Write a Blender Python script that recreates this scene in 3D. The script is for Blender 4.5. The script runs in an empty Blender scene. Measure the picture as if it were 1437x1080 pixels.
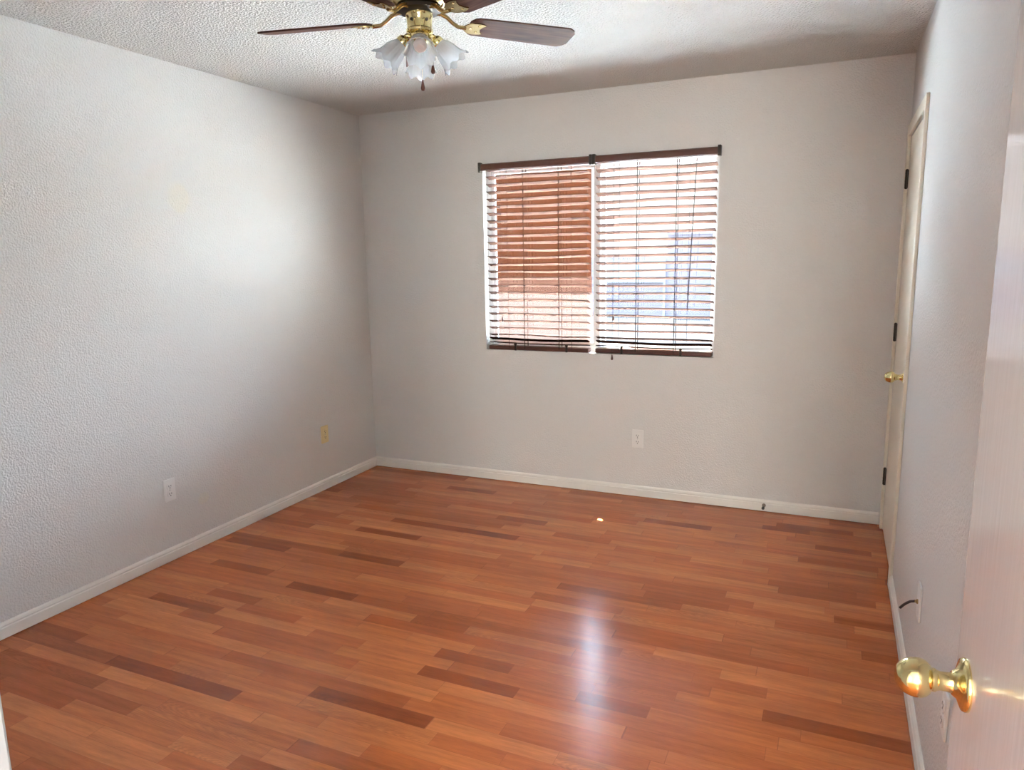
import bpy, bmesh, math, random
from mathutils import Vector, Matrix
C = bpy.context.scene.collection
S = bpy.context.scene
PI = math.pi
random.seed(4)

# ------------------------------------------------------------------ camera
FPX, PITCH, YAW, ROLL, CAMH = 1021.5, 0.17453211, -0.41895831, -0.01738516, 1.48725
cy_, sy_ = math.cos(YAW), math.sin(YAW)
fw = Vector((sy_*math.cos(PITCH), cy_*math.cos(PITCH), -math.sin(PITCH)))
r0 = Vector((cy_, -sy_, 0)); u0 = r0.cross(fw)
rt = math.cos(ROLL)*r0 + math.sin(ROLL)*u0
up = -math.sin(ROLL)*r0 + math.cos(ROLL)*u0
cd = bpy.data.cameras.new('camera'); cam = bpy.data.objects.new('camera', cd); C.objects.link(cam)
cd.sensor_fit = 'HORIZONTAL'; cd.sensor_width = 36; cd.lens = FPX*36/1437; cd.clip_start = .02
M = Matrix((rt, up, -fw)).transposed().to_4x4(); M.translation = (0, 0, CAMH)
cam.matrix_world = M
S.camera = cam

# ------------------------------------------------------------------ room dimensions (metres)
XL, XR, YF, YB, H = -3.010, .2965, .300, 4.2986, 2.44
WX0, WX1, WZ0, WZ1 = -2.094, -.632, .888, 2.060      # window opening
DX0, DX1 = -.563, .222                                # doorway behind the camera
T = .125

# ------------------------------------------------------------------ world, sun, exposure
w = bpy.data.worlds.new('sky'); S.world = w; w.use_nodes = True
wn = w.node_tree; wn.nodes.clear()
wo = wn.nodes.new('ShaderNodeOutputWorld'); bg = wn.nodes.new('ShaderNodeBackground')
tc = wn.nodes.new('ShaderNodeTexCoord'); sx = wn.nodes.new('ShaderNodeSeparateXYZ'); rp = wn.nodes.new('ShaderNodeValToRGB')
wn.links.new(tc.outputs['Generated'], sx.inputs[0]); 
mr = wn.nodes.new('ShaderNodeMapRange'); mr.interpolation_type = 'SMOOTHSTEP'
for k_, v_ in ((1, -.06), (2, .30), (3, 0), (4, .148)): mr.inputs[k_].default_value = v_
ad_ = wn.nodes.new('ShaderNodeMath')
wn.links.new(sx.outputs['X'], mr.inputs[0]); wn.links.new(mr.outputs[0], ad_.inputs[0]); wn.links.new(sx.outputs['Z'], ad_.inputs[1])
wn.links.new(ad_.outputs[0], rp.inputs[0])
e = rp.color_ramp.elements
# horizon kept dim in view, bright blue-white sky above it
e[0].position = .13; e[0].color = (.0205, .0220, .0230, 1); e[1].position = .24; e[1].color = (.74, .87, 1, 1)
q = rp.color_ramp.elements.new(.8); q.color = (.45, .68, 1, 1)
wn.links.new(rp.outputs[0], bg.inputs[0]); bg.inputs[1].default_value = 33.0
wn.links.new(bg.outputs[0], wo.inputs[0])

sd = bpy.data.lights.new('sun', 'SUN'); sun = bpy.data.objects.new('sun', sd); C.objects.link(sun)
sd.energy = 88; sd.angle = .01; sd.color = (1, .95, .86)
sun.rotation_euler = Vector((.215, -.52, -.98)).to_track_quat('-Z', 'Y').to_euler()

pd = bpy.data.lights.new('window_portal', 'AREA'); por = bpy.data.objects.new('window_portal', pd); C.objects.link(por)
pd.shape = 'RECTANGLE'; pd.size = WX1-WX0; pd.size_y = WZ1-WZ0; pd.cycles.is_portal = True
por.location = ((WX0+WX1)/2, YB+T+.01, (WZ0+WZ1)/2); por.rotation_euler = (-PI/2, 0, 0)

S.view_settings.view_transform = 'Standard'; S.view_settings.look = 'None'
S.view_settings.exposure = 1.7; S.view_settings.gamma = 1; S.view_settings.use_curve_mapping = False

# ------------------------------------------------------------------ material helpers
def mat(name, col, rough=.5, metal=0, spec=.5, bump=None, coat=0):
    m = bpy.data.materials.new(name); m.use_nodes = True
    b = m.node_tree.nodes['Principled BSDF']
    b.inputs['Base Color'].default_value = (*col, 1); b.inputs['Roughness'].default_value = rough
    b.inputs['Metallic'].default_value = metal; b.inputs['Specular IOR Level'].default_value = spec
    b.inputs['Coat Weight'].default_value = coat
    if bump:
        sc, dist, strength, detail = bump
        N = m.node_tree.nodes; L = m.node_tree.links
        t = N.new('ShaderNodeTexCoord'); n = N.new('ShaderNodeTexNoise'); bp = N.new('ShaderNodeBump')
        n.inputs['Scale'].default_value = sc; n.inputs['Detail'].default_value = detail
        bp.inputs['Strength'].default_value = strength; bp.inputs['Distance'].default_value = dist
        L.new(t.outputs['Object'], n.inputs['Vector']); L.new(n.outputs['Fac'], bp.inputs['Height'])
        L.new(bp.outputs['Normal'], b.inputs['Normal'])
    return m

class G:
    """tiny node-graph helper"""
    def __init__(s, m): s.N = m.node_tree.nodes; s.L = m.node_tree.links
    def put(s, sock, v):
        if hasattr(v, 'is_output'): s.L.new(v, sock)
        else: sock.default_value = v
    def math(s, op, a, b=0.0, c=None):
        n = s.N.new('ShaderNodeMath'); n.operation = op; s.put(n.inputs[0], a); s.put(n.inputs[1], b)
        if c is not None: s.put(n.inputs[2], c)
        return n.outputs[0]
    def vec(s, x, y, z):
        n = s.N.new('ShaderNodeCombineXYZ')
        for i, v in enumerate((x, y, z)): s.put(n.inputs[i], v)
        return n.outputs[0]
    def white(s, v):
        n = s.N.new('ShaderNodeTexWhiteNoise'); n.noise_dimensions = '3D'; s.put(n.inputs['Vector'], v); return n.outputs['Value']
    def noise(s, v, scale, detail=3, dist=0):
        n = s.N.new('ShaderNodeTexNoise'); s.put(n.inputs['Vector'], v); n.inputs['Scale'].default_value = scale
        n.inputs['Detail'].default_value = detail; n.inputs['Distortion'].default_value = dist; return n.outputs['Fac']
    def ramp(s, f, stops):
        n = s.N.new('ShaderNodeValToRGB'); s.put(n.inputs[0], f); el = n.color_ramp.elements
        while len(el) < len(stops): el.new(.5)
        for q, (p, c) in zip(el, stops): q.position = p; q.color = (*c, 1)
        return n.outputs[0]
    def mix(s, f, a, b, blend='MIX'):
        n = s.N.new('ShaderNodeMix'); n.data_type = 'RGBA'; n.blend_type = blend
        s.put(n.inputs[0], f)
        for k, v in ((6, a), (7, b)): s.put(n.inputs[k], (*v, 1) if isinstance(v, tuple) else v)
        return n.outputs[2]

WALL = mat('wall_paint', (.742, .722, .692), .5, spec=.4, bump=(120, .0055, .8, 2))
WALLP = mat('wall_paint_cream_spots', (.742, .722, .692), .65, spec=.15, bump=(120, .0055, .8, 2))
g = G(WALLP); b_ = g.N['Principled BSDF']         # two faint creamy spots
t_ = g.N.new('ShaderNodeTexCoord'); s_ = g.N.new('ShaderNodeSeparateXYZ'); g.L.new(t_.outputs['Object'], s_.inputs[0])
mask = None
wob = g.math('MULTIPLY', g.math('SUBTRACT', g.noise(t_.outputs['Object'], 14., 2), .5), .06)
for y_, z_, a_ in ((2.71, .255, .034), (2.73, 1.80, .075)):
    dy = g.math('POWER', g.math('SUBTRACT', s_.outputs[1], y_), 2.); dz = g.math('POWER', g.math('SUBTRACT', s_.outputs[2], z_), 2.)
    d_ = g.math('ADD', g.math('SQRT', g.math('ADD', dy, dz)), wob)
    m_ = g.math('SUBTRACT', 1., g.math('SMOOTH_MIN', g.math('DIVIDE', d_, a_), 1., .3)); m_ = g.math('MAXIMUM', m_, 0.)
    mask = m_ if mask is None else g.math('MAXIMUM', mask, m_)
g.L.new(g.mix(g.math('MINIMUM', g.math('MULTIPLY', mask, 1.2), .3), (.742, .722, .692), (.80, .73, .56)), b_.inputs['Base Color'])
CEIL = mat('popcorn_ceiling', (.77, .745, .70), .9, spec=.1, bump=(105, .02, 1, 3))
TRIM = mat('trim_paint', (.86, .83, .77), .35)
DOOR = mat('door_paint', (.69, .715, .76), .13)
CLOSET = mat('closet_door_paint', (.88, .81, .67), .35)
CREAM = mat('cream_casing_paint', (.88, .82, .69), .35)
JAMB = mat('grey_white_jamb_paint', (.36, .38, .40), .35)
VINYL = mat('white_vinyl', (.85, .86, .86), .35)
BRASS = mat('polished_brass', (.80, .70, .36), .14, 1)
BRASS2 = mat('antique_brass', (.48, .36, .17), .2, 1)
BRONZE = mat('dark_bronze', (.045, .035, .028), .35, .7)
PLATE = mat('white_plate', (.84, .82, .79), .3)
IVORY = mat('ivory_plate', (.80, .66, .34), .3)
DARK = mat('dark_slot', (.05, .045, .04), .6)
CABLE = mat('black_cable', (.02, .02, .022), .4)
BLINDWOOD = mat('dark_stained_wood', (.095, .028, .014), .35, coat=.3)
DARKSLAT = mat('dark_slat_wood', (.016, .006, .004), .8, spec=0)
CORD = mat('blind_cord', (.05, .04, .034), .8, spec=0)
FOB = mat('brown_wood_fob', (.09, .028, .016), .35)
CHAIN = mat('bead_chain', (.65, .55, .38), .3, 1)
SCREW = mat('screw_metal', (.5, .5, .5), .3, 1)
STEEL = mat('spring_steel', (.25, .22, .18), .35, 1)

g = G(DOOR); b_ = g.N['Principled BSDF']          # roller streaks in the gloss paint
t_ = g.N.new('ShaderNodeTexCoord'); mp_ = g.N.new('ShaderNodeMapping'); mp_.inputs['Scale'].default_value = (70, 70, 5)
g.L.new(t_.outputs['Object'], mp_.inputs[0]); bp_ = g.N.new('ShaderNodeBump'); bp_.inputs['Strength'].default_value = .35; bp_.inputs['Distance'].default_value = .0012
g.L.new(g.noise(mp_.outputs[0], 1., 2), bp_.inputs['Height']); g.L.new(bp_.outputs['Normal'], b_.inputs['Normal'])
def slat_material(name, c1, c2):
    m = mat(name, c1, .8, spec=0); g = G(m); b = g.N['Principled BSDF']
    t = g.N.new('ShaderNodeTexCoord'); sp = g.N.new('ShaderNodeSeparateXYZ'); g.L.new(t.outputs['Object'], sp.inputs[0])
    n = g.noise(g.vec(g.math('MULTIPLY', sp.outputs[0], 3.), g.math('MULTIPLY', sp.outputs[1], 60.), g.math('MULTIPLY', sp.outputs[2], 23.)), 1., 2)
    g.L.new(g.ramp(n, [(.3, c1), (.7, c2)]), b.inputs['Base Color'])
    return m
SLAT = slat_material('blind_slat_wood', (.074, .043, .035), (.10, .062, .052))

def schlick(g, f0):
    n = g.N.new('ShaderNodeLayerWeight'); n.inputs['Blend'].default_value = .5
    p5 = g.math('POWER', n.outputs['Facing'], 5.)
    return g.math('MULTIPLY_ADD', p5, 1-f0-.1, f0).node
def glass_material(name, tint, refl=.08):
    m = bpy.data.materials.new(name); m.use_nodes = True; N = m.node_tree.nodes; L = m.node_tree.links; N.clear()
    o = N.new('ShaderNodeOutputMaterial'); mx = N.new('ShaderNodeMixShader'); tr = N.new('ShaderNodeBsdfTransparent'); gl = N.new('ShaderNodeBsdfGlossy')
    fr = schlick(G(m), .05)
    tr.inputs[0].default_value = (*tint, 1); gl.inputs['Roughness'].default_value = .02
    L.new(fr.outputs[0], mx.inputs[0]); L.new(tr.outputs[0], mx.inputs[1]); L.new(gl.outputs[0], mx.inputs[2]); L.new(mx.outputs[0], o.inputs[0])
    return m
PANE = glass_material('window_glass', (.95, .97, .97))

def shade_glass():
    m = bpy.data.materials.new('ribbed_shade_glass'); m.use_nodes = True; g = G(m); N, L = g.N, g.L; N.clear()
    o = N.new('ShaderNodeOutputMaterial'); mx = N.new('ShaderNodeMixShader'); mx2 = N.new('ShaderNodeMixShader')
    tr = N.new('ShaderNodeBsdfTransparent'); gl = N.new('ShaderNodeBsdfGlossy'); df = N.new('ShaderNodeBsdfDiffuse'); tl = N.new('ShaderNodeBsdfTranslucent')
    ad = N.new('ShaderNodeMixShader'); fr = schlick(g, .05)
    tr.inputs[0].default_value = (.96, .975, .985, 1); gl.inputs['Roughness'].default_value = .08
    df.inputs[0].default_value = (.80, .82, .84, 1); tl.inputs[0].default_value = (.80, .82, .84, 1)
    ad.inputs[0].default_value = .5; L.new(df.outputs[0], ad.inputs[1]); L.new(tl.outputs[0], ad.inputs[2])
    mx.inputs[0].default_value = .38; L.new(tr.outputs[0], mx.inputs[1]); L.new(ad.outputs[0], mx.inputs[2])
    L.new(fr.outputs[0], mx2.inputs[0]); L.new(mx.outputs[0], mx2.inputs[1]); L.new(gl.outputs[0], mx2.inputs[2]); L.new(mx2.outputs[0], o.inputs[0])
    return m
SHADE = shade_glass()
BULB = mat('frosted_bulb', (.62, .56, .55), .3)

def blade_material():
    m = mat('dark_walnut_blade', (.10, .045, .03), .6, spec=.06); g = G(m); b = g.N['Principled BSDF']
    t = g.N.new('ShaderNodeTexCoord'); sp = g.N.new('ShaderNodeSeparateXYZ'); g.L.new(t.outputs['Object'], sp.inputs[0])
    n = g.noise(g.vec(g.math('MULTIPLY', sp.outputs[0], 6.), g.math('MULTIPLY', sp.outputs[1], 90.), 0.), 1., 3)
    g.L.new(g.ramp(n, [(.3, (.045, .018, .014)), (.7, (.13, .062, .045))]), b.inputs['Base Color'])
    return m
BLADE = blade_material()

def floor_material():
    m = mat('oak_strip_laminate', (.4, .14, .05), .2, spec=.38); g = G(m); b = g.N['Principled BSDF']
    t = g.N.new('ShaderNodeTexCoord'); sp = g.N.new('ShaderNodeSeparateXYZ'); g.L.new(t.outputs['Object'], sp.inputs[0])
    X, Y = sp.outputs[0], sp.outputs[1]
    v = g.math('DIVIDE', Y, .0645); row = g.math('FLOOR', v)
    ra = g.white(g.vec(row, 3.7, 1.3)); rb = g.white(g.vec(row, 9.1, 5.5))
    ln = g.math('MULTIPLY_ADD', ra, .26, .34)
    u = g.math('ADD', g.math('DIVIDE', X, ln), g.math('MULTIPLY', rb, 13.))
    # uneven strip lengths inside a row
    u = g.math('ADD', u, g.math('MULTIPLY', g.math('SINE', g.math('MULTIPLY_ADD', u, 2.1, g.math('MULTIPLY', ra, 6.))), .28))
    cell = g.math('FLOOR', u)
    r = g.white(g.vec(row, cell, 2.2)); r2 = g.white(g.vec(cell, row, 7.9))
    tone = g.ramp(r, [(0, (.27, .062, .017)), (.09, (.35, .086, .023)), (.22, (.45, .123, .034)), (.6, (.50, .147, .043)), (1, (.57, .184, .060))])
    ox = g.math('MULTIPLY', r, 40.); oy = g.math('MULTIPLY', r2, 17.)
    broad = g.noise(g.vec(g.math('MULTIPLY_ADD', X, 3.5, ox), g.math('MULTIPLY_ADD', Y, 42., oy), oy), 1., 3)
    fine = g.noise(g.vec(g.math('MULTIPLY_ADD', X, 26., ox), g.math('MULTIPLY_ADD', Y, 260., oy), oy), 1., 2)
    # cathedral figure: stretched rings, only on some strips
    wv = g.N.new('ShaderNodeTexWave'); wv.wave_type = 'RINGS'; wv.rings_direction = 'Z'
    cx = g.math('MULTIPLY', g.math('SUBTRACT', g.math('FRACT', u), r2), 1.3)
    cyy = g.math('MULTIPLY', g.math('SUBTRACT', g.math('FRACT', v), ra), 1.9)
    g.L.new(g.vec(cx, cyy, 0.), wv.inputs['Vector'])
    wv.inputs['Scale'].default_value = 2.6; wv.inputs['Distortion'].default_value = 5.; wv.inputs['Detail'].default_value = 2.; wv.inputs['Detail Scale'].default_value = 1.6
    fig = g.math('MULTIPLY', wv.outputs['Fac'], g.math('MULTIPLY', g.math('GREATER_THAN', r2, .78), .17))
    grain = g.math('ADD', g.math('MULTIPLY_ADD', broad, .75, .50), g.math('MULTIPLY_ADD', fine, .35, g.math('SUBTRACT', -.10, fig)))
    grain = g.math('ADD', grain, .10)
    col = g.mix(1., tone, g.vec(grain, grain, grain), 'MULTIPLY')
    # hair-thin joints
    fy = g.math('FRACT', v); fx = g.math('FRACT', u)
    ey = g.math('LESS_THAN', fy, .02); ex = g.math('LESS_THAN', fx, .004)
    edge = g.math('MULTIPLY', g.math('MAXIMUM', ey, ex), .35)
    col = g.mix(edge, col, (.12, .035, .015))
    g.L.new(col, b.inputs['Base Color'])
    rn = g.noise(g.vec(X, Y, 0.), 2.2, 3)
    g.L.new(g.math('MULTIPLY_ADD', rn, .10, .17), b.inputs['Roughness'])
    bp = g.N.new('ShaderNodeBump'); bp.inputs['Strength'].default_value = .12; bp.inputs['Distance'].default_value = .0008
    g.L.new(fine, bp.inputs['Height']); g.L.new(bp.outputs['Normal'], b.inputs['Normal'])
    return m
FLOOR = floor_material()

# ------------------------------------------------------------------ mesh helpers
def box(bm, x0, x1, y0, y1, z0, z1, bevel=0):
    vs = [bm.verts.new((x, y, z)) for x in (x0, x1) for y in (y0, y1) for z in (z0, z1)]
    fs = [bm.faces.new([vs[i] for i in f]) for f in ((0, 1, 3, 2), (4, 6, 7, 5), (0, 4, 5, 1), (2, 3, 7, 6), (0, 2, 6, 4), (1, 5, 7, 3))]
    if bevel:
        es = {e for f in fs for e in f.edges}
        bmesh.ops.bevel(bm, geom=list(es), offset=bevel, segments=2, affect='EDGES', profile=.5)
    return bm
def lathe(bm, prof, seg=32, mtx=None, cap=True):
    """profile of (r, z) turned about z"""
    mtx = mtx or Matrix(); rings = []
    for r, z in prof:
        if r < 1e-6: rings.append([bm.verts.new(mtx @ Vector((0, 0, z)))])
        else: rings.append([bm.verts.new(mtx @ Vector((r*math.cos(2*PI*i/seg), r*math.sin(2*PI*i/seg), z))) for i in range(seg)])
    for a, b in zip(rings, rings[1:]):
        for i in range(seg):
            j = (i+1) % seg
            if len(a) == 1 and len(b) == 1: continue
            if len(a) == 1: bm.faces.new((a[0], b[j], b[i]))
            elif len(b) == 1: bm.faces.new((a[i], a[j], b[0]))
            else: bm.faces.new((a[i], a[j], b[j], b[i]))
    if cap:
        for q in (rings[0], rings[-1]):
            if len(q) > 2: bm.faces.new(q)
    return bm
def tube(bm, pts, rad, seg=10):
    pts = [Vector(p) for p in pts]; rings = []; nrm = None
    for i, p in enumerate(pts):
        d = (pts[min(i+1, len(pts)-1)] - pts[max(i-1, 0)]).normalized()
        if nrm is None: nrm = d.orthogonal().normalized()
        else: nrm = (nrm - d*nrm.dot(d)).normalized()
        bn = d.cross(nrm); r = rad[i] if isinstance(rad, (list, tuple)) else rad
        rings.append([bm.verts.new(p + nrm*math.cos(2*PI*k/seg)*r + bn*math.sin(2*PI*k/seg)*r) for k in range(seg)])
    for a, b in zip(rings, rings[1:]):
        for k in range(seg): bm.faces.new((a[k], a[(k+1) % seg], b[(k+1) % seg], b[k]))
    bm.faces.new(rings[0]); bm.faces.new(rings[-1]); return bm
def prism(bm, poly, a, b, axis):
    """polygon (two coordinates) extruded from a to b along axis 'x'|'y'|'z'"""
    def P(q, t): return {'x': (t, q[0], q[1]), 'y': (q[0], t, q[1]), 'z': (q[0], q[1], t)}[axis]
    A = [bm.verts.new(P(q, a)) for q in poly]; B = [bm.verts.new(P(q, b)) for q in poly]
    n = len(poly); bm.faces.new(A); bm.faces.new(B[::-1])
    for i in range(n): bm.faces.new((A[i], B[i], B[(i+1) % n], A[(i+1) % n]))
    return bm
def xform(bm, m): bmesh.ops.transform(bm, matrix=m, verts=bm.verts); return bm
def obj(name, bm, m, parent=None, smooth=False, loc=None):
    bmesh.ops.recalc_face_normals(bm, faces=bm.faces)
    me = bpy.data.meshes.new(name); bm.to_mesh(me); bm.free(); me.materials.append(m)
    if smooth:
        me.shade_smooth()
        me.set_sharp_from_angle(angle=math.radians(38))
    o = bpy.data.objects.new(name, me); C.objects.link(o)
    if parent: o.parent = parent
    if loc: o.location = loc
    return o
def B(*a, **k): return box(bmesh.new(), *a, **k)
def tag(o, label, cat=None, group=None, kind=None):
    o['label'] = label
    if cat: o['category'] = cat
    if group: o['group'] = group
    if kind: o['kind'] = kind
    return o
def thing(name, label, cat, loc=(0, 0, 0), rz=0, group=None, kind=None):
    o = bpy.data.objects.new(name, None); C.objects.link(o); o.location = loc; o.rotation_euler = (0, 0, rz)
    o.empty_display_size = .1
    return tag(o, label, cat, group, kind)
def struct(name, bm, m, label, cat, **k): return tag(obj(name, bm, m, **k), label, cat, kind='structure')

# ------------------------------------------------------------------ room shell
struct('floor', B(XL-T, XR+T, YF-T-3.2, YB+T, -.12, 0), FLOOR, 'glossy reddish oak strip laminate floor of the empty bedroom', 'floor')
struct('ceiling', B(XL-T, XR+T, YF-.06, YB+T, H, H+.12), CEIL, 'white popcorn textured ceiling above the brass fan', 'ceiling')
struct('wall_left', B(XL-T, XL, YF-T, YB+T, 0, H), WALLP, 'white orange peel textured wall on the left', 'wall')
bm = bmesh.new()
box(bm, XL, WX0, YB, YB+T, 0, H); box(bm, WX1, XR, YB, YB+T, 0, H)
box(bm, WX0, WX1, YB, YB+T, 0, WZ0); box(bm, WX0, WX1, YB, YB+T, WZ1, H)
struct('wall_back', bm, WALL, 'white textured back wall holding the window', 'wall')
CY0, CY1, CZ = 3.505, 4.222, 2.036                    # closet door leaf opening in the right wall
bm = bmesh.new()
box(bm, XR, XR+T, YF-T, CY0-.004, 0, H); box(bm, XR, XR+T, CY1+.004, YB+T, 0, H); box(bm, XR, XR+T, CY0-.004, CY1+.004, CZ+.004, H)
struct('wall_right', bm, WALL, 'white textured wall on the right with the narrow door', 'wall')
bm = bmesh.new()
box(bm, XL, DX0-.02, YF-T, YF, 0, H); box(bm, DX1+.02, XR, YF-T, YF, 0, H); box(bm, DX0-.02, DX1+.02, YF-T, YF, 2.06, H)
struct('wall_front', bm, WALL, 'white wall around the doorway the photo is taken from', 'wall')
struct('wall_closet', B(XR+T, XR+T+.02, CY0-.06, CY1+.06, 0, CZ+.06), WALL, 'plain wall closing the space behind the narrow door', 'wall')
# doorway lining: jamb with stop and rounded edge, casing
bm = bmesh.new()
for x0, x1, s0, s1 in ((DX0-.02, DX0, DX0, DX0+.011), (DX1, DX1+.02, DX1-.011, DX1)):
    box(bm, x0, x1, YF-T-.002, YF+.002, 0, 2.06, bevel=.0025)
    box(bm, s0, s1, YF-.085, YF-.04, 0, 2.04, bevel=.002)
box(bm, DX0, DX1, YF-T, YF, 2.04, 2.06)
struct('trim_1', bm, JAMB, 'white painted door lining at the lower left edge of the view', 'door frame')
# hall behind the camera
HX0, HX1, HY = -1.6, 1.4, YF-T-3.2
bm = bmesh.new()
box(bm, HX0-.1, HX0, HY, YF-T, 0, H); box(bm, HX1, HX1+.1, HY, YF-T, 0, H); box(bm, HX0-.1, HX1+.1, HY-.1, HY, 0, H)
box(bm, XR+T, HX1+.1, YF-T, YF-T+.1, 0, H)
struct('wall_hallway', bm, WALL, 'white hallway walls behind the viewpoint', 'wall')
struct('ceiling_hallway', B(HX0-.1, HX1+.1, HY-.1, YF-.06, H, H+.12), CEIL, 'white hallway ceiling behind the viewpoint', 'ceiling')
lamp = thing('hall_fill_lamp', 'added unseen fill lamp with a glowing globe in the hallway behind the viewpoint', 'lamp', (.42, -1.9, 0))  # added lamp out of view, fills the bedroom with light through the doorway
FILLGLOBE = mat('fill_lamp_globe', (.9, .9, .9), .4)
lb = FILLGLOBE.node_tree.nodes['Principled BSDF']; lb.inputs['Emission Color'].default_value = (.98, .97, .92, 1); lb.inputs['Emission Strength'].default_value = 76
obj('base', lathe(bmesh.new(), [(0, 0), (.15, 0), (.15, .012), (.04, .028), (.012, .035)], 40), BRONZE, lamp, True)
obj('pole', lathe(bmesh.new(), [(.011, .03), (.011, 1.11), (.03, 1.115), (.05, 1.13)], 20), BRONZE, lamp, True)
obj('globe', lathe(bmesh.new(), [(.20*math.sin(t*PI/20), 1.32-.20*math.cos(t*PI/20)) if 0 < t < 20 else (0, 1.32-.20*math.cos(t*PI/20)) for t in range(21)], 40), FILLGLOBE, lamp, True)

# baseboards
def profile(s=1): return [(0, .003), (.013*s, .003), (.013*s, .046), (.010*s, .049), (.010*s, .053), (.012*s, .056), (.009*s, .064), (.004*s, .069), (0, .069)]
struct('baseboard_left', prism(bmesh.new(), [(XL+a, b) for a, b in profile()], YF, YB, 'y'), TRIM, 'white moulded baseboard along the left wall', 'baseboard')
struct('baseboard_back', prism(bmesh.new(), [(YB-a, b) for a, b in profile()], XL+.013, XR-.016, 'x'), TRIM, 'white moulded baseboard along the back wall', 'baseboard')
struct('baseboard_right', prism(bmesh.new(), [(XR-a, b) for a, b in profile()], YF, CY0-.064, 'y'), TRIM, 'white moulded baseboard along the right wall', 'baseboard')
# closet door casing
bm = bmesh.new()
def casing_piece(y0, y1, z0, z1):
    box(bm, XR-.014, XR, y0, y1, z0, z1, bevel=.003)
casing_piece(CY0-.062, CY0-.006, 0, CZ+.062); casing_piece(CY1+.006, YB-.001, 0, CZ+.062); casing_piece(CY0-.006, CY1+.006, CZ+.006, CZ+.062)
struct('trim_2', bm, CREAM, 'cream painted casing around the narrow door in the right corner', 'door casing')

# ------------------------------------------------------------------ doors
def knob(parent, mtx, material):
    """rosette + neck + egg-shaped knob; local z points away from the door face"""
    bm = bmesh.new()
    lathe(bm, [(0, 0), (.0335, 0), (.0338, .003), (.032, .006), (.027, .008), (.019, .011), (.0155, .016), (0.0145, .017)], 48, mtx)
    r = obj('rosette', bm, material, parent, True)
    bm = bmesh.new()
    lathe(bm, [(.0140, .012), (.0125, .020), (.0120, .030), (.0135, .034), (.0150, .036), (.0150, .040), (.0190, .042), (.0232, .047), (.0252, .053), (.0252, .059),
               (.0240, .065), (.0216, .071), (.0178, .0765), (.0125, .0805), (.006, .0825), (0, .083)], 48, mtx)
    return obj('knob', bm, material, parent, True)
def hinge(parent, x, y, z, material=BRONZE):
    bm = bmesh.new()
    lathe(bm, [(0, -.048), (.004, -.048), (.0075, -.044), (.0075, .044), (.004, .048), (0, .048)], 16, Matrix.Translation((x, y, z)))
    for k in (-.027, -.009, .009, .027): lathe(bm, [(.008, k-.0015), (.008, k+.0015)], 16, Matrix.Translation((x, y, z)))
    box(bm, x+.002, x+.0068, y-.016, y+.016, z-.044, z+.044)
    return obj('hinge', bm, material, parent, True)
d1 = struct('door_1', B(XR, XR+.035, CY0, CY1, .016, CZ, bevel=.002), CLOSET, 'narrow cream flush door with dark hinges in the far right corner', 'door')
for z in (1.833, 1.070, .298): hinge(d1, XR-.008, CY1+.001, z)
knob(d1, Matrix.Translation((XR, CY0+.068, .935)) @ Matrix.Rotation(-PI/2, 4, 'Y'), BRASS)
# near door, swung open against the right wall
E2 = Vector((.1770, 1.072)); ang = math.radians(3.5)       # free edge, tilt of the leaf
dirv = Vector((-math.sin(ang), math.cos(ang)))               # hinge -> free edge
hp = E2 - dirv*.760
lm = bmesh.new(); box(lm, 0, .035, 0, .760, .012, 2.032, bevel=.002)
d2 = struct('door_2', lm, DOOR, 'glossy white flush door swung open at the right edge, with brass knob', 'door')
d2.location = (hp.x, hp.y, 0); d2.rotation_euler = (0, 0, ang)
knob(d2, Matrix.Translation((0, .760-.058, .935)) @ Matrix.Rotation(-PI/2, 4, 'Y'), BRASS)
bm = bmesh.new(); box(bm, .006, .029, .759, .7615, .905, .965); obj('latch_plate', bm, BRASS, d2)
for z in (1.83, 1.05, .28): hinge(d2, -.004, -.004, z, BRASS)

# ------------------------------------------------------------------ window
win = thing('window_1', 'white vinyl sliding window in the back wall, behind two blinds', 'window', kind='structure')
fy0, fy1 = YB+.062, YB+T-.004
bm = bmesh.new()
for a in ((WX0, WX0+.028, WZ0, WZ1), (WX1-.028, WX1, WZ0, WZ1), (WX0+.028, WX1-.028, WZ0, WZ0+.036), (WX0+.028, WX1-.028, WZ1-.03, WZ1)):
    box(bm, a[0], a[1], fy0, fy1, a[2], a[3], bevel=.002)
obj('window_frame', bm, VINYL, win)
MX = -1.352                                               # meeting stile centre
bm = bmesh.new(); box(bm, MX-.017, MX+.017, fy0+.004, fy1-.006, WZ0+.036, WZ1-.03, bevel=.002); obj('meeting_stile', bm, VINYL, win)
def sash(x0, x1, y0, y1):
    bm = bmesh.new(); s = .024; z0, z1 = WZ0+.037, WZ1-.031
    for a in ((x0, x0+s, z0, z1), (x1-s*.4, x1, z0, z1), (x0+s, x1-s*.4, z0, z0+s), (x0+s, x1-s*.4, z1-s, z1)): box(bm, a[0], a[1], y0, y1, a[2], a[3], bevel=.0015)
    o = obj('sash', bm, VINYL, win)
    p = bmesh.new(); box(p, x0+s-.003, x1-s*.4+.003, (y0+y1)/2-.002, (y0+y1)/2+.002, z0+s-.003, z1-s+.003); obj('pane', p, PANE, o)
sash(WX0+.029, MX-.018, fy0+.006, fy0+.022); sash(MX+.018, WX1-.029, fy0+.030, fy0+.046)

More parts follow.
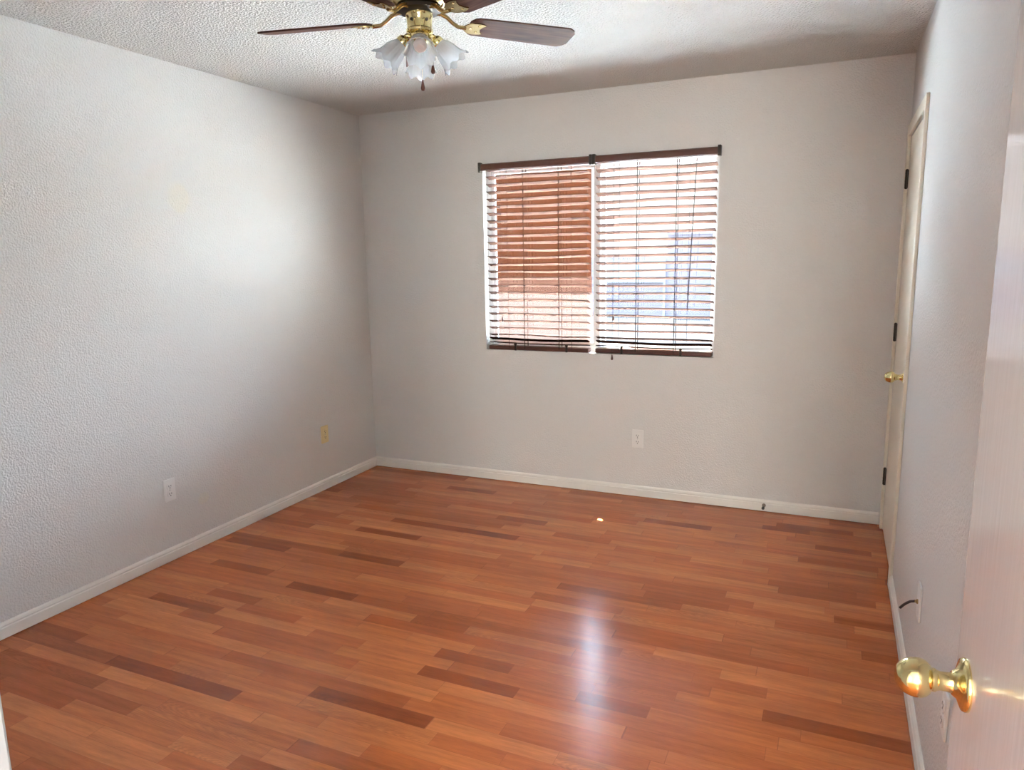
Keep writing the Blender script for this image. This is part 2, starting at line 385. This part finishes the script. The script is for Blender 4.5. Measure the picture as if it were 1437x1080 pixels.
# ------------------------------------------------------------------ blinds
def blind(name_label, x0, x1, vx0, vx1, ladders, lifts, clips, tassels, wand, seed, railz):
    rnd = random.Random(seed)
    t = thing('window_blind', name_label, 'blind', ((x0+x1)/2, YB+.03, WZ1), group='two window blinds')
    ox = (x0+x1)/2
    def L(x): return x-ox
    def Z(z): return z-WZ1
    hr = obj('headrail', B(L(x0)+.002, L(x1)-.002, -.020, .028, Z(2.022), Z(2.058), bevel=.002), BLINDWOOD, t)
    va = obj('valance', prism(bmesh.new(), [(-.060, Z(2.026)), (-.050, Z(2.022)), (-.0315, Z(2.024)), (-.0315, Z(2.064)), (-.052, Z(2.064)), (-.060, Z(2.058))], L(vx0)+.001, L(vx1)-.001, 'x'), BLINDWOOD, t)
    for x in (vx0+.0095, vx1-.0095):
        obj('bracket', B(L(x)-.009, L(x)+.009, -.066, -.030, Z(2.012), Z(2.072), bevel=.003), BRONZE, t)
    n, zt, zb = 23, 1.981, .985
    for i in range(n):
        z = zt+(zb-zt)*i/(n-1); th = -math.radians(17) + rnd.gauss(0, .018); bend = rnd.gauss(0, .0016); sl = rnd.gauss(0, .0007)
        bm = bmesh.new(); K = 8; rows = []
        for k in range(K+1):
            f = k/K; x = L(x0)+.003+(x1-x0-.006)*f
            zz = Z(z)+bend*math.sin(PI*f*2+i)+sl*(f-.5)
            q = []
            for yy, dz in ((-.025, 0), (-.012, .0012), (.012, .0012), (.025, 0)):
                q.append((x, yy*math.cos(th), zz+dz+yy*math.sin(th)))
            rows.append([bm.verts.new(v) for v in q]+[bm.verts.new((v[0], v[1], v[2]-.0028)) for v in reversed(q)])
        for a, b in zip(rows, rows[1:]):
            for j in range(8): bm.faces.new((a[j], a[(j+1) % 8], b[(j+1) % 8], b[j]))
        bm.faces.new(rows[0]); bm.faces.new(rows[-1])
        obj('slat', bm, SLAT, t)
    # two dark end slats hanging loose above the bottom rail
    for z, sag, tilt in ((.962, .006, -.34), (.936, .005, -.16)):
        bm = bmesh.new(); K = 10; rows = []
        for k in range(K+1):
            f = k/K; x = L(x0)+.006+(x1-x0-.012)*f; zz = Z(z)-sag*math.sin(PI*f)**2*(.5+f)
            q = [(x, -.025, zz-.025*tilt), (x, .025, zz+.025*tilt), (x, .025, zz+.025*tilt-.005), (x, -.025, zz-.025*tilt-.005)]
            rows.append([bm.verts.new(v) for v in q])
        for a, b in zip(rows, rows[1:]):
            for j in range(4): bm.faces.new((a[j], a[(j+1) % 4], b[(j+1) % 4], b[j]))
        bm.faces.new(rows[0]); bm.faces.new(rows[-1])
        obj('slat', bm, DARKSLAT, t)
    obj('bottom_rail', B(L(x0)+.002, L(x1)-.002, -.027, .027, Z(railz), Z(railz+.026), bevel=.004), BLINDWOOD, t)
    for x in clips:
        bm = bmesh.new(); box(bm, L(x)-.007, L(x)+.007, -.0325, -.026, Z(railz-.002), Z(railz+.038), bevel=.002)
        lathe(bm, [(0, -.004), (.008, -.004), (.010, 0), (.008, .006), (0, .008)], 12, Matrix.Translation((L(x), -.030, Z(railz+.038))))
        obj('cord_clip', bm, BRONZE, t)
    for x in ladders:
        bm = bmesh.new()
        for yy in (-.0275, .0275): box(bm, L(x)-.0022, L(x)+.0022, yy-.0008, yy+.0008, Z(railz+.01), Z(2.024))
        obj('ladder_cord', bm, CORD, t)
    for x in lifts:
        obj('lift_cord', B(L(x)-.0009, L(x)+.0009, -.0285, -.0268, Z(railz+.016), Z(2.024)), CORD, t)
    for x, z in tassels:
        bm = tube(bmesh.new(), [(L(x), -.045, Z(2.026)), (L(x)+.001, -.046, Z((2.02+z)/2)), (L(x), -.048, Z(z+.012))], .0010, 6)
        c = obj('pull_cord', bm, CORD, t)
        lathe(bm := bmesh.new(), [(0, .014), (.003, .013), (.0045, .004), (.0075, -.010), (.006, -.017), (0, -.019)], 14, Matrix.Translation((L(x), -.048, Z(z))))
        obj('tassel', bm, FOB, c, True)
    if wand:
        (xa, za), (xb, zb2) = wand
        obj('tilt_wand', tube(bmesh.new(), [(L(xa), -.044, Z(za)), (L(xb), -.046, Z(zb2))], [.0022, .003], 8), CORD, t, True)
    return t
blind('brown headed slatted blind on the left half of the window, reddish behind', -2.078, -1.390, -2.110, -1.3600,
      (-1.82, -1.585), (-1.93, -1.50), (-1.885, -1.535), ((-1.965, 1.09),), None, 3, .889)
blind('brown headed slatted blind on the right half of the window, bright sky behind', -1.350, -.642, -1.3590, -.620,
      (-1.095, -.865), (-1.20, -.79), (-1.180, -.823), ((-1.228, 1.112), (-1.234, .872)), ((-.752, 2.02), (-.787, 1.17)), 8, .893)

# ------------------------------------------------------------------ ceiling fan
FX, FYc = -1.345, 2.30
fan = thing('ceiling_fan', 'brass ceiling fan with dark wood blades and glass tulip lamp shades', 'ceiling fan', (FX, FYc, H))
obj('canopy', lathe(bmesh.new(), [(.098, 0), (.098, -.008), (.09, -.022), (.075, -.030)], 48), BRASS2, fan, True)
obj('motor_housing', lathe(bmesh.new(), [(.075, -.028), (.105, -.034), (.118, -.05), (.120, -.075), (.112, -.098), (.092, -.112), (.070, -.118), (.0, -.118)], 56), BRASS2, fan, True)
obj('flywheel', lathe(bmesh.new(), [(.072, -.118), (.076, -.122), (.076, -.132), (.06, -.136), (0, -.136)], 48), BRONZE, fan, True)
obj('switch_housing', lathe(bmesh.new(), [(.034, -.134), (.046, -.138), (.046, -.150), (.043, -.154), (.043, -.186), (.046, -.190), (.045, -.197), (.030, -.202), (0, -.202)], 48), BRASS, fan, True)
obj('lamp_fitter', lathe(bmesh.new(), [(.030, -.200), (.036, -.206), (.036, -.220), (.027, -.230), (.012, -.238), (.008, -.246), (0, -.248)], 40), BRASS, fan, True)
for sx_ in (-1, 1):
    bm = bmesh.new(); lathe(bm, [(0, 0), (.005, 0), (.005, .004), (0, .006)], 12, Matrix.Rotation(math.radians(-60+35*sx_), 4, 'Z') @ Matrix.Translation((.0425, 0, -.165)) @ Matrix.Rotation(PI/2, 4, 'Y'))
    obj('screw', bm, BRONZE, fan, True)
away = math.atan2(FYc, FX)
BZ = -.158
def make_iron():
    bm = bmesh.new()
    tube(bm, [(.060, 0, -.128), (.080, 0, -.130), (.100, 0, -.139), (.120, 0, -.155), (.140, 0, -.165), (.168, 0, -.166)], [.0075, .0075, .007, .0065, .0065, .007], 10)
    # leaf-shaped plate under the blade root, forked at its outer end
    pts = []
    outl = [(.158, .006), (.166, .018), (.178, .028), (.194, .033), (.212, .034), (.228, .031), (.236, .026), (.226, .016), (.220, 0)]
    poly = outl + [(x, -y) for x, y in reversed(outl[:-1])]
    a = [bm.verts.new((x, y, -.009)) for x, y in poly]; b = [bm.verts.new((x, y, -.005)) for x, y in poly]
    pv = a+b
    n = len(poly); bm.faces.new(a); bm.faces.new(b[::-1])
    for i in range(n): bm.faces.new((a[i], a[(i+1) % n], b[(i+1) % n], b[i]))
    for px, py in ((.185, 0), (.212, .02), (.212, -.02)):
        m = bmesh.new(); lathe(m, [(0, -.0125), (.004, -.012), (.0055, -.009)], 12, Matrix.Translation((px, py, 0)), cap=False)
        me = bpy.data.meshes.new('t'); m.to_mesh(me); m.free(); k0 = len(bm.verts); bm.from_mesh(me); bpy.data.meshes.remove(me)
        bm.verts.ensure_lookup_table(); pv += bm.verts[k0:]
    R = Matrix.Translation((0, 0, BZ)) @ Matrix.Rotation(PITCHB, 4, 'X')
    for v in pv: v.co = R @ v.co
    return bm
PITCHB = math.radians(-13)
def make_blade():
    bm = bmesh.new()
    half = [(.178, .030), (.190, .047), (.205, .054), (.40, .0585), (.555, .062), (.575, .050), (.585, .034)]
    poly = half+[(x, -y) for x, y in reversed(half)]
    prism(bm, poly, -.003, .003, 'z')
    bmesh.ops.bevel(bm, geom=list(bm.edges), offset=.001, segments=1, affect='EDGES')
    return xform(bm, Matrix.Translation((0, 0, BZ)) @ Matrix.Rotation(PITCHB, 4, 'X'))
for k in range(5):
    rot = (0, 0, away + k*2*PI/5)
    o = obj('blade', make_blade(), BLADE, fan); o.rotation_euler = rot
    o = obj('blade_iron', make_iron(), BRASS2, fan, True); o.rotation_euler = rot
toward = away+PI
def shade_bm(mtx):
    bm = bmesh.new(); seg = 72; prof = [(.0185, 0), (.020, .004), (.024, .012), (.031, .024), (.0365, .040), (.039, .056), (.042, .070), (.049, .083), (.054, .089)]
    rings = []
    for side in (0, 1):
        for j, (r, z) in (enumerate(prof) if side == 0 else reversed(list(enumerate(prof)))):
            f = j/(len(prof)-1); ring = []
            for i in range(seg):
                a = 2*PI*i/seg
                rr = r*(1+.055*f*f*math.cos(8*a)+.018*math.cos(24*a)*min(1, f*3)) - side*.0022
                zz = z + .006*f**4*math.cos(8*a)
                ring.append(bm.verts.new(mtx @ Vector((rr*math.cos(a), rr*math.sin(a), zz))))
            rings.append(ring)
    for a, b in zip(rings, rings[1:]):
        for i in range(seg): bm.faces.new((a[i], a[(i+1) % seg], b[(i+1) % seg], b[i]))
    a, b = rings[-1], rings[0]
    for i in range(seg): bm.faces.new((a[i], a[(i+1) % seg], b[(i+1) % seg], b[i]))
    return bm
for k in range(4):
    a = toward + k*PI/2
    Rz = Matrix.Rotation(a, 4, 'Z')
    tilt = math.radians(44)
    neck = Matrix.Translation((.056, 0, -.226)) @ Matrix.Rotation(PI-tilt, 4, 'Y')   # local z -> outward and down
    bm = tube(bmesh.new(), [(.028, 0, -.212), (.044, 0, -.208), (.052, 0, -.213), (.057, 0, -.224)], .0075, 12)
    arm = obj('lamp_arm', xform(bm, Rz), BRASS, fan, True)
    bm = bmesh.new(); lathe(bm, [(0, -.016), (.012, -.015), (.020, -.008), (.0225, 0), (.0225, .010), (.0205, .014), (.0, .014)], 28, Rz @ neck)
    obj('socket_cup', bm, BRASS, arm, True)
    sh = obj('lamp_shade', shade_bm(Rz @ neck @ Matrix.Translation((0, 0, .004))), SHADE, fan, True)
    bm = bmesh.new(); lathe(bm, [(.010, .012), (.012, .022), (.018, .034), (.0225, .048), (.021, .060), (.014, .069), (0, .072)], 28, Rz @ neck)
    obj('bulb', bm, BULB, sh, True)
tv = Vector((math.cos(toward), math.sin(toward), 0)); sv = Vector((-tv.y, tv.x, 0))     # sv: to the right in view
if sv.x < 0: sv = -sv
for off, zt, zb in ((tv*.047+sv*.004, -.185, -.365), (tv*.050+sv*.040, -.19, -.312)):
    bm = bmesh.new(); n = 44
    for i in range(n+1):
        z = zt+(zb-zt)*i/n
        lathe(bm, [(.0006, z-.0022), (.0015, z), (.0006, z+.0012)], 8, Matrix.Translation(off), cap=False)
    ch = obj('pull_chain', bm, CHAIN, fan, True)
    bm = bmesh.new(); lathe(bm, [(0, zb+.006), (.002, zb+.005), (.003, zb), (.0062, zb-.016), (.0070, zb-.022), (.005, zb-.029), (0, zb-.031)], 16, Matrix.Translation(off))
    obj('fob', bm, FOB, ch, True)

# ------------------------------------------------------------------ wall plates
def outlet(label, loc, rz, pm, kind='outlet'):
    """plate in local xz plane, facing local -y"""
    t = thing('wall_outlet' if kind == 'outlet' else 'wall_plate', label, 'outlet' if kind == 'outlet' else 'wall plate', loc, rz)
    obj('plate', B(-.035, .035, -.007, 0, -.057, .057, bevel=.003), pm, t)
    if kind == 'outlet':
        for z in (-.0195, .0195):
            bm = bmesh.new(); prism(bm, [(-.012, z-.014), (.012, z-.014), (.017, z-.008), (.017, z+.008), (.012, z+.014), (-.012, z+.014), (-.017, z+.008), (-.017, z-.008)], -.0095, -.006, 'y')
            r = obj('receptacle', bm, pm, t)
            bm = bmesh.new(); box(bm, -.0075, -.0050, -.0100, -.0093, z-.002, z+.007); box(bm, .0050, .0075, -.0100, -.0093, z-.002, z+.006)
            lathe(bm, [(0, 0), (.0028, 0), (.0028, .0006), (0, .0006)], 10, Matrix.Translation((0, -.0094, z-.008)) @ Matrix.Rotation(PI/2, 4, 'X'))
            obj('slot', bm, DARK, r)
        lathe(bm := bmesh.new(), [(0, .001), (.003, .001), (.0034, 0)], 10, Matrix.Translation((0, -.0069, 0)) @ Matrix.Rotation(PI/2, 4, 'X'), cap=False)
        obj('screw', bm, SCREW, t)
    else:
        lathe(bm := bmesh.new(), [(0, .010), (.0045, .010), (.0045, .004), (.0075, .004), (.0075, 0), (0, 0)], 12, Matrix.Translation((0, -.007, 0)) @ Matrix.Rotation(PI/2, 4, 'X'))
        obj('coaxial_jack', bm, BRASS2, t)
    return t
outlet('white double outlet low on the left wall, nearer the viewer', (XL, 2.504, .364), PI/2, PLATE)
outlet('yellowed ivory plate low on the left wall near the back corner', (XL, 3.730, .366), PI/2, IVORY)
outlet('white double outlet on the back wall below the window', (-1.071, YB, .369), 0, PLATE)
outlet('white cable plate low on the right wall with black cable', (XR, 2.475, .392), -PI/2, PLATE, 'plate')
outlet('white double outlet low on the right wall, below the open door knob', (XR, 1.86, .392), -PI/2, PLATE)
P0 = Vector((XR-.016, 2.475, .392))
tag(obj('coaxial_cable', tube(bmesh.new(), [P0+Vector(v) for v in ((0, 0, 0), (-.010, .012, -.008), (-.019, .025, -.021), (-.027, .038, -.036), (-.034, .050, -.052))], .0042, 10), CABLE, None, True),
    'short black cable stub sticking out of the white cable plate', 'cable')
ds = thing('door_stop', 'small dark door stop on the back baseboard at right', 'door stop', (-.318, YB-.013, .038))
bm = bmesh.new(); lathe(bm, [(0, 0), (.011, 0), (.009, .005), (0, .006)], 16, Matrix.Rotation(PI/2, 4, 'X')); obj('base', bm, STEEL, ds, True)
pts = [(.0055*math.cos(t*.9), -.004-.0010*t, .0055*math.sin(t*.9)) for t in range(46)]
obj('spring', tube(bmesh.new(), pts, .0014, 6), STEEL, ds, True)
bm = bmesh.new(); lathe(bm, [(0, .046), (.008, .046), (.0085, .056), (.006, .060), (0, .060)], 16, Matrix.Rotation(PI/2, 4, 'X')); obj('rubber_tip', bm, DARK, ds, True)

# ------------------------------------------------------------------ outdoors beyond the window
BOUNCESLAB = mat('pale_bounce_slab', (.70, .64, .56), .8, bump=(20, .004, .3, 3))
LOWBOUNCE = mat('low_bounce_grey', (.20, .19, .18), .9, spec=0, bump=(30, .01, .5, 3))
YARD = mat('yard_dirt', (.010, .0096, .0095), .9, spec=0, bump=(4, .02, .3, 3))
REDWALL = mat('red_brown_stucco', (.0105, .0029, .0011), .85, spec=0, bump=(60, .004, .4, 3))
LITLOW = mat('red_wall_lit_low', (.032, .0195, .0150), .85, spec=0, bump=(60, .004, .4, 3))  # brightly lit look of the lower red wall put into the colour
LITMID = mat('red_wall_lit_mid', (.0165, .0068, .0042), .85, spec=0, bump=(60, .004, .4, 3))  # half step of the same painted brightening
BLOCK = mat('sky_blocker_tan', (.34, .30, .25), .85, spec=0, bump=(9, .01, .4, 2))
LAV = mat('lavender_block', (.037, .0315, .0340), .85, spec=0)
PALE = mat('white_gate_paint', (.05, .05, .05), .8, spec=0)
ROOF = mat('eave_board', (.35, .30, .26), .8)
struct('ground', B(-30, 30, 11.5, 45, -.30, -.10), YARD, 'open yard ground beyond the added patio slab outside the window', 'ground')
struct('low_bounce_ground', B(1.6, 30, YB+T, 11.5, -.30, -.10), LOWBOUNCE, 'unseen ground outside, darkened to bounce less light, to the right of the added patio slab', 'ground')  # unseen ground given a darker tone so less light bounces onto the left wall
struct('patio', B(-30, 1.6, YB+T, 11.5, -.30, -.10), BOUNCESLAB, 'added unseen pale patio slab outside the window', 'patio')  # near ground out of view, made pale to bounce sunlight up to the ceiling
struct('eave', B(XL-1, XR+1.5, YB+T, YB+T+.69, 2.46, 2.54), ROOF, 'roof eave above the window outside', 'eave')
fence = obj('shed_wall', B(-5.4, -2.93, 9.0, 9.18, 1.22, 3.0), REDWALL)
obj('lit_band_low', B(-5.41, -2.92, 8.98, 9.2, -.1, 1.0), LITLOW, fence)
obj('lit_band_mid', B(-5.405, -2.925, 8.99, 9.19, 1.0, 1.22), LITMID, fence)
obj('sky_blocker_roof', B(-5.6, -2.80, 8.2, 9.25, 3.0, 3.1), ROOF, fence)  # unseen slab added to keep sky light off the red wall
tag(fence, 'red brown wall outside, seen behind the left blind', 'wall')
tag(obj('sky_blocker_wall', B(5.0, 5.2, YB+T, 18.9, -.1, 2.7), BLOCK), 'added unseen tan wall outside at right that blocks low sky', 'wall')  # added out of view to cut low sky light reaching the left wall
yw = obj('yard_wall', B(-4.02, 14, 19, 19.2, -.1, 1.96), LAV)
obj('low_section', B(-24, -4.02, 19, 19.2, -.1, 1.42), LAV, yw)
obj('cap', B(-4.04, 14, 18.97, 19.23, 1.96, 2.02), LAV, yw)
tag(yw, 'lavender grey stepped block wall beyond the yard, behind the right blind', 'wall')
g = thing('yard_gate', 'white flat panel gate against the lavender yard wall', 'gate', (-4.95, 18.98, -.1))
bm = bmesh.new(); box(bm, -.86, .86, -.03, 0, .86, 1.44); obj('panel', bm, PALE, g)
bm = bmesh.new(); box(bm, -.90, -.84, -.05, 0, 0, 1.46); obj('post', bm, PALE, g)
bm = bmesh.new(); box(bm, .84, .90, -.05, 0, 0, 1.46); obj('post', bm, PALE, g)
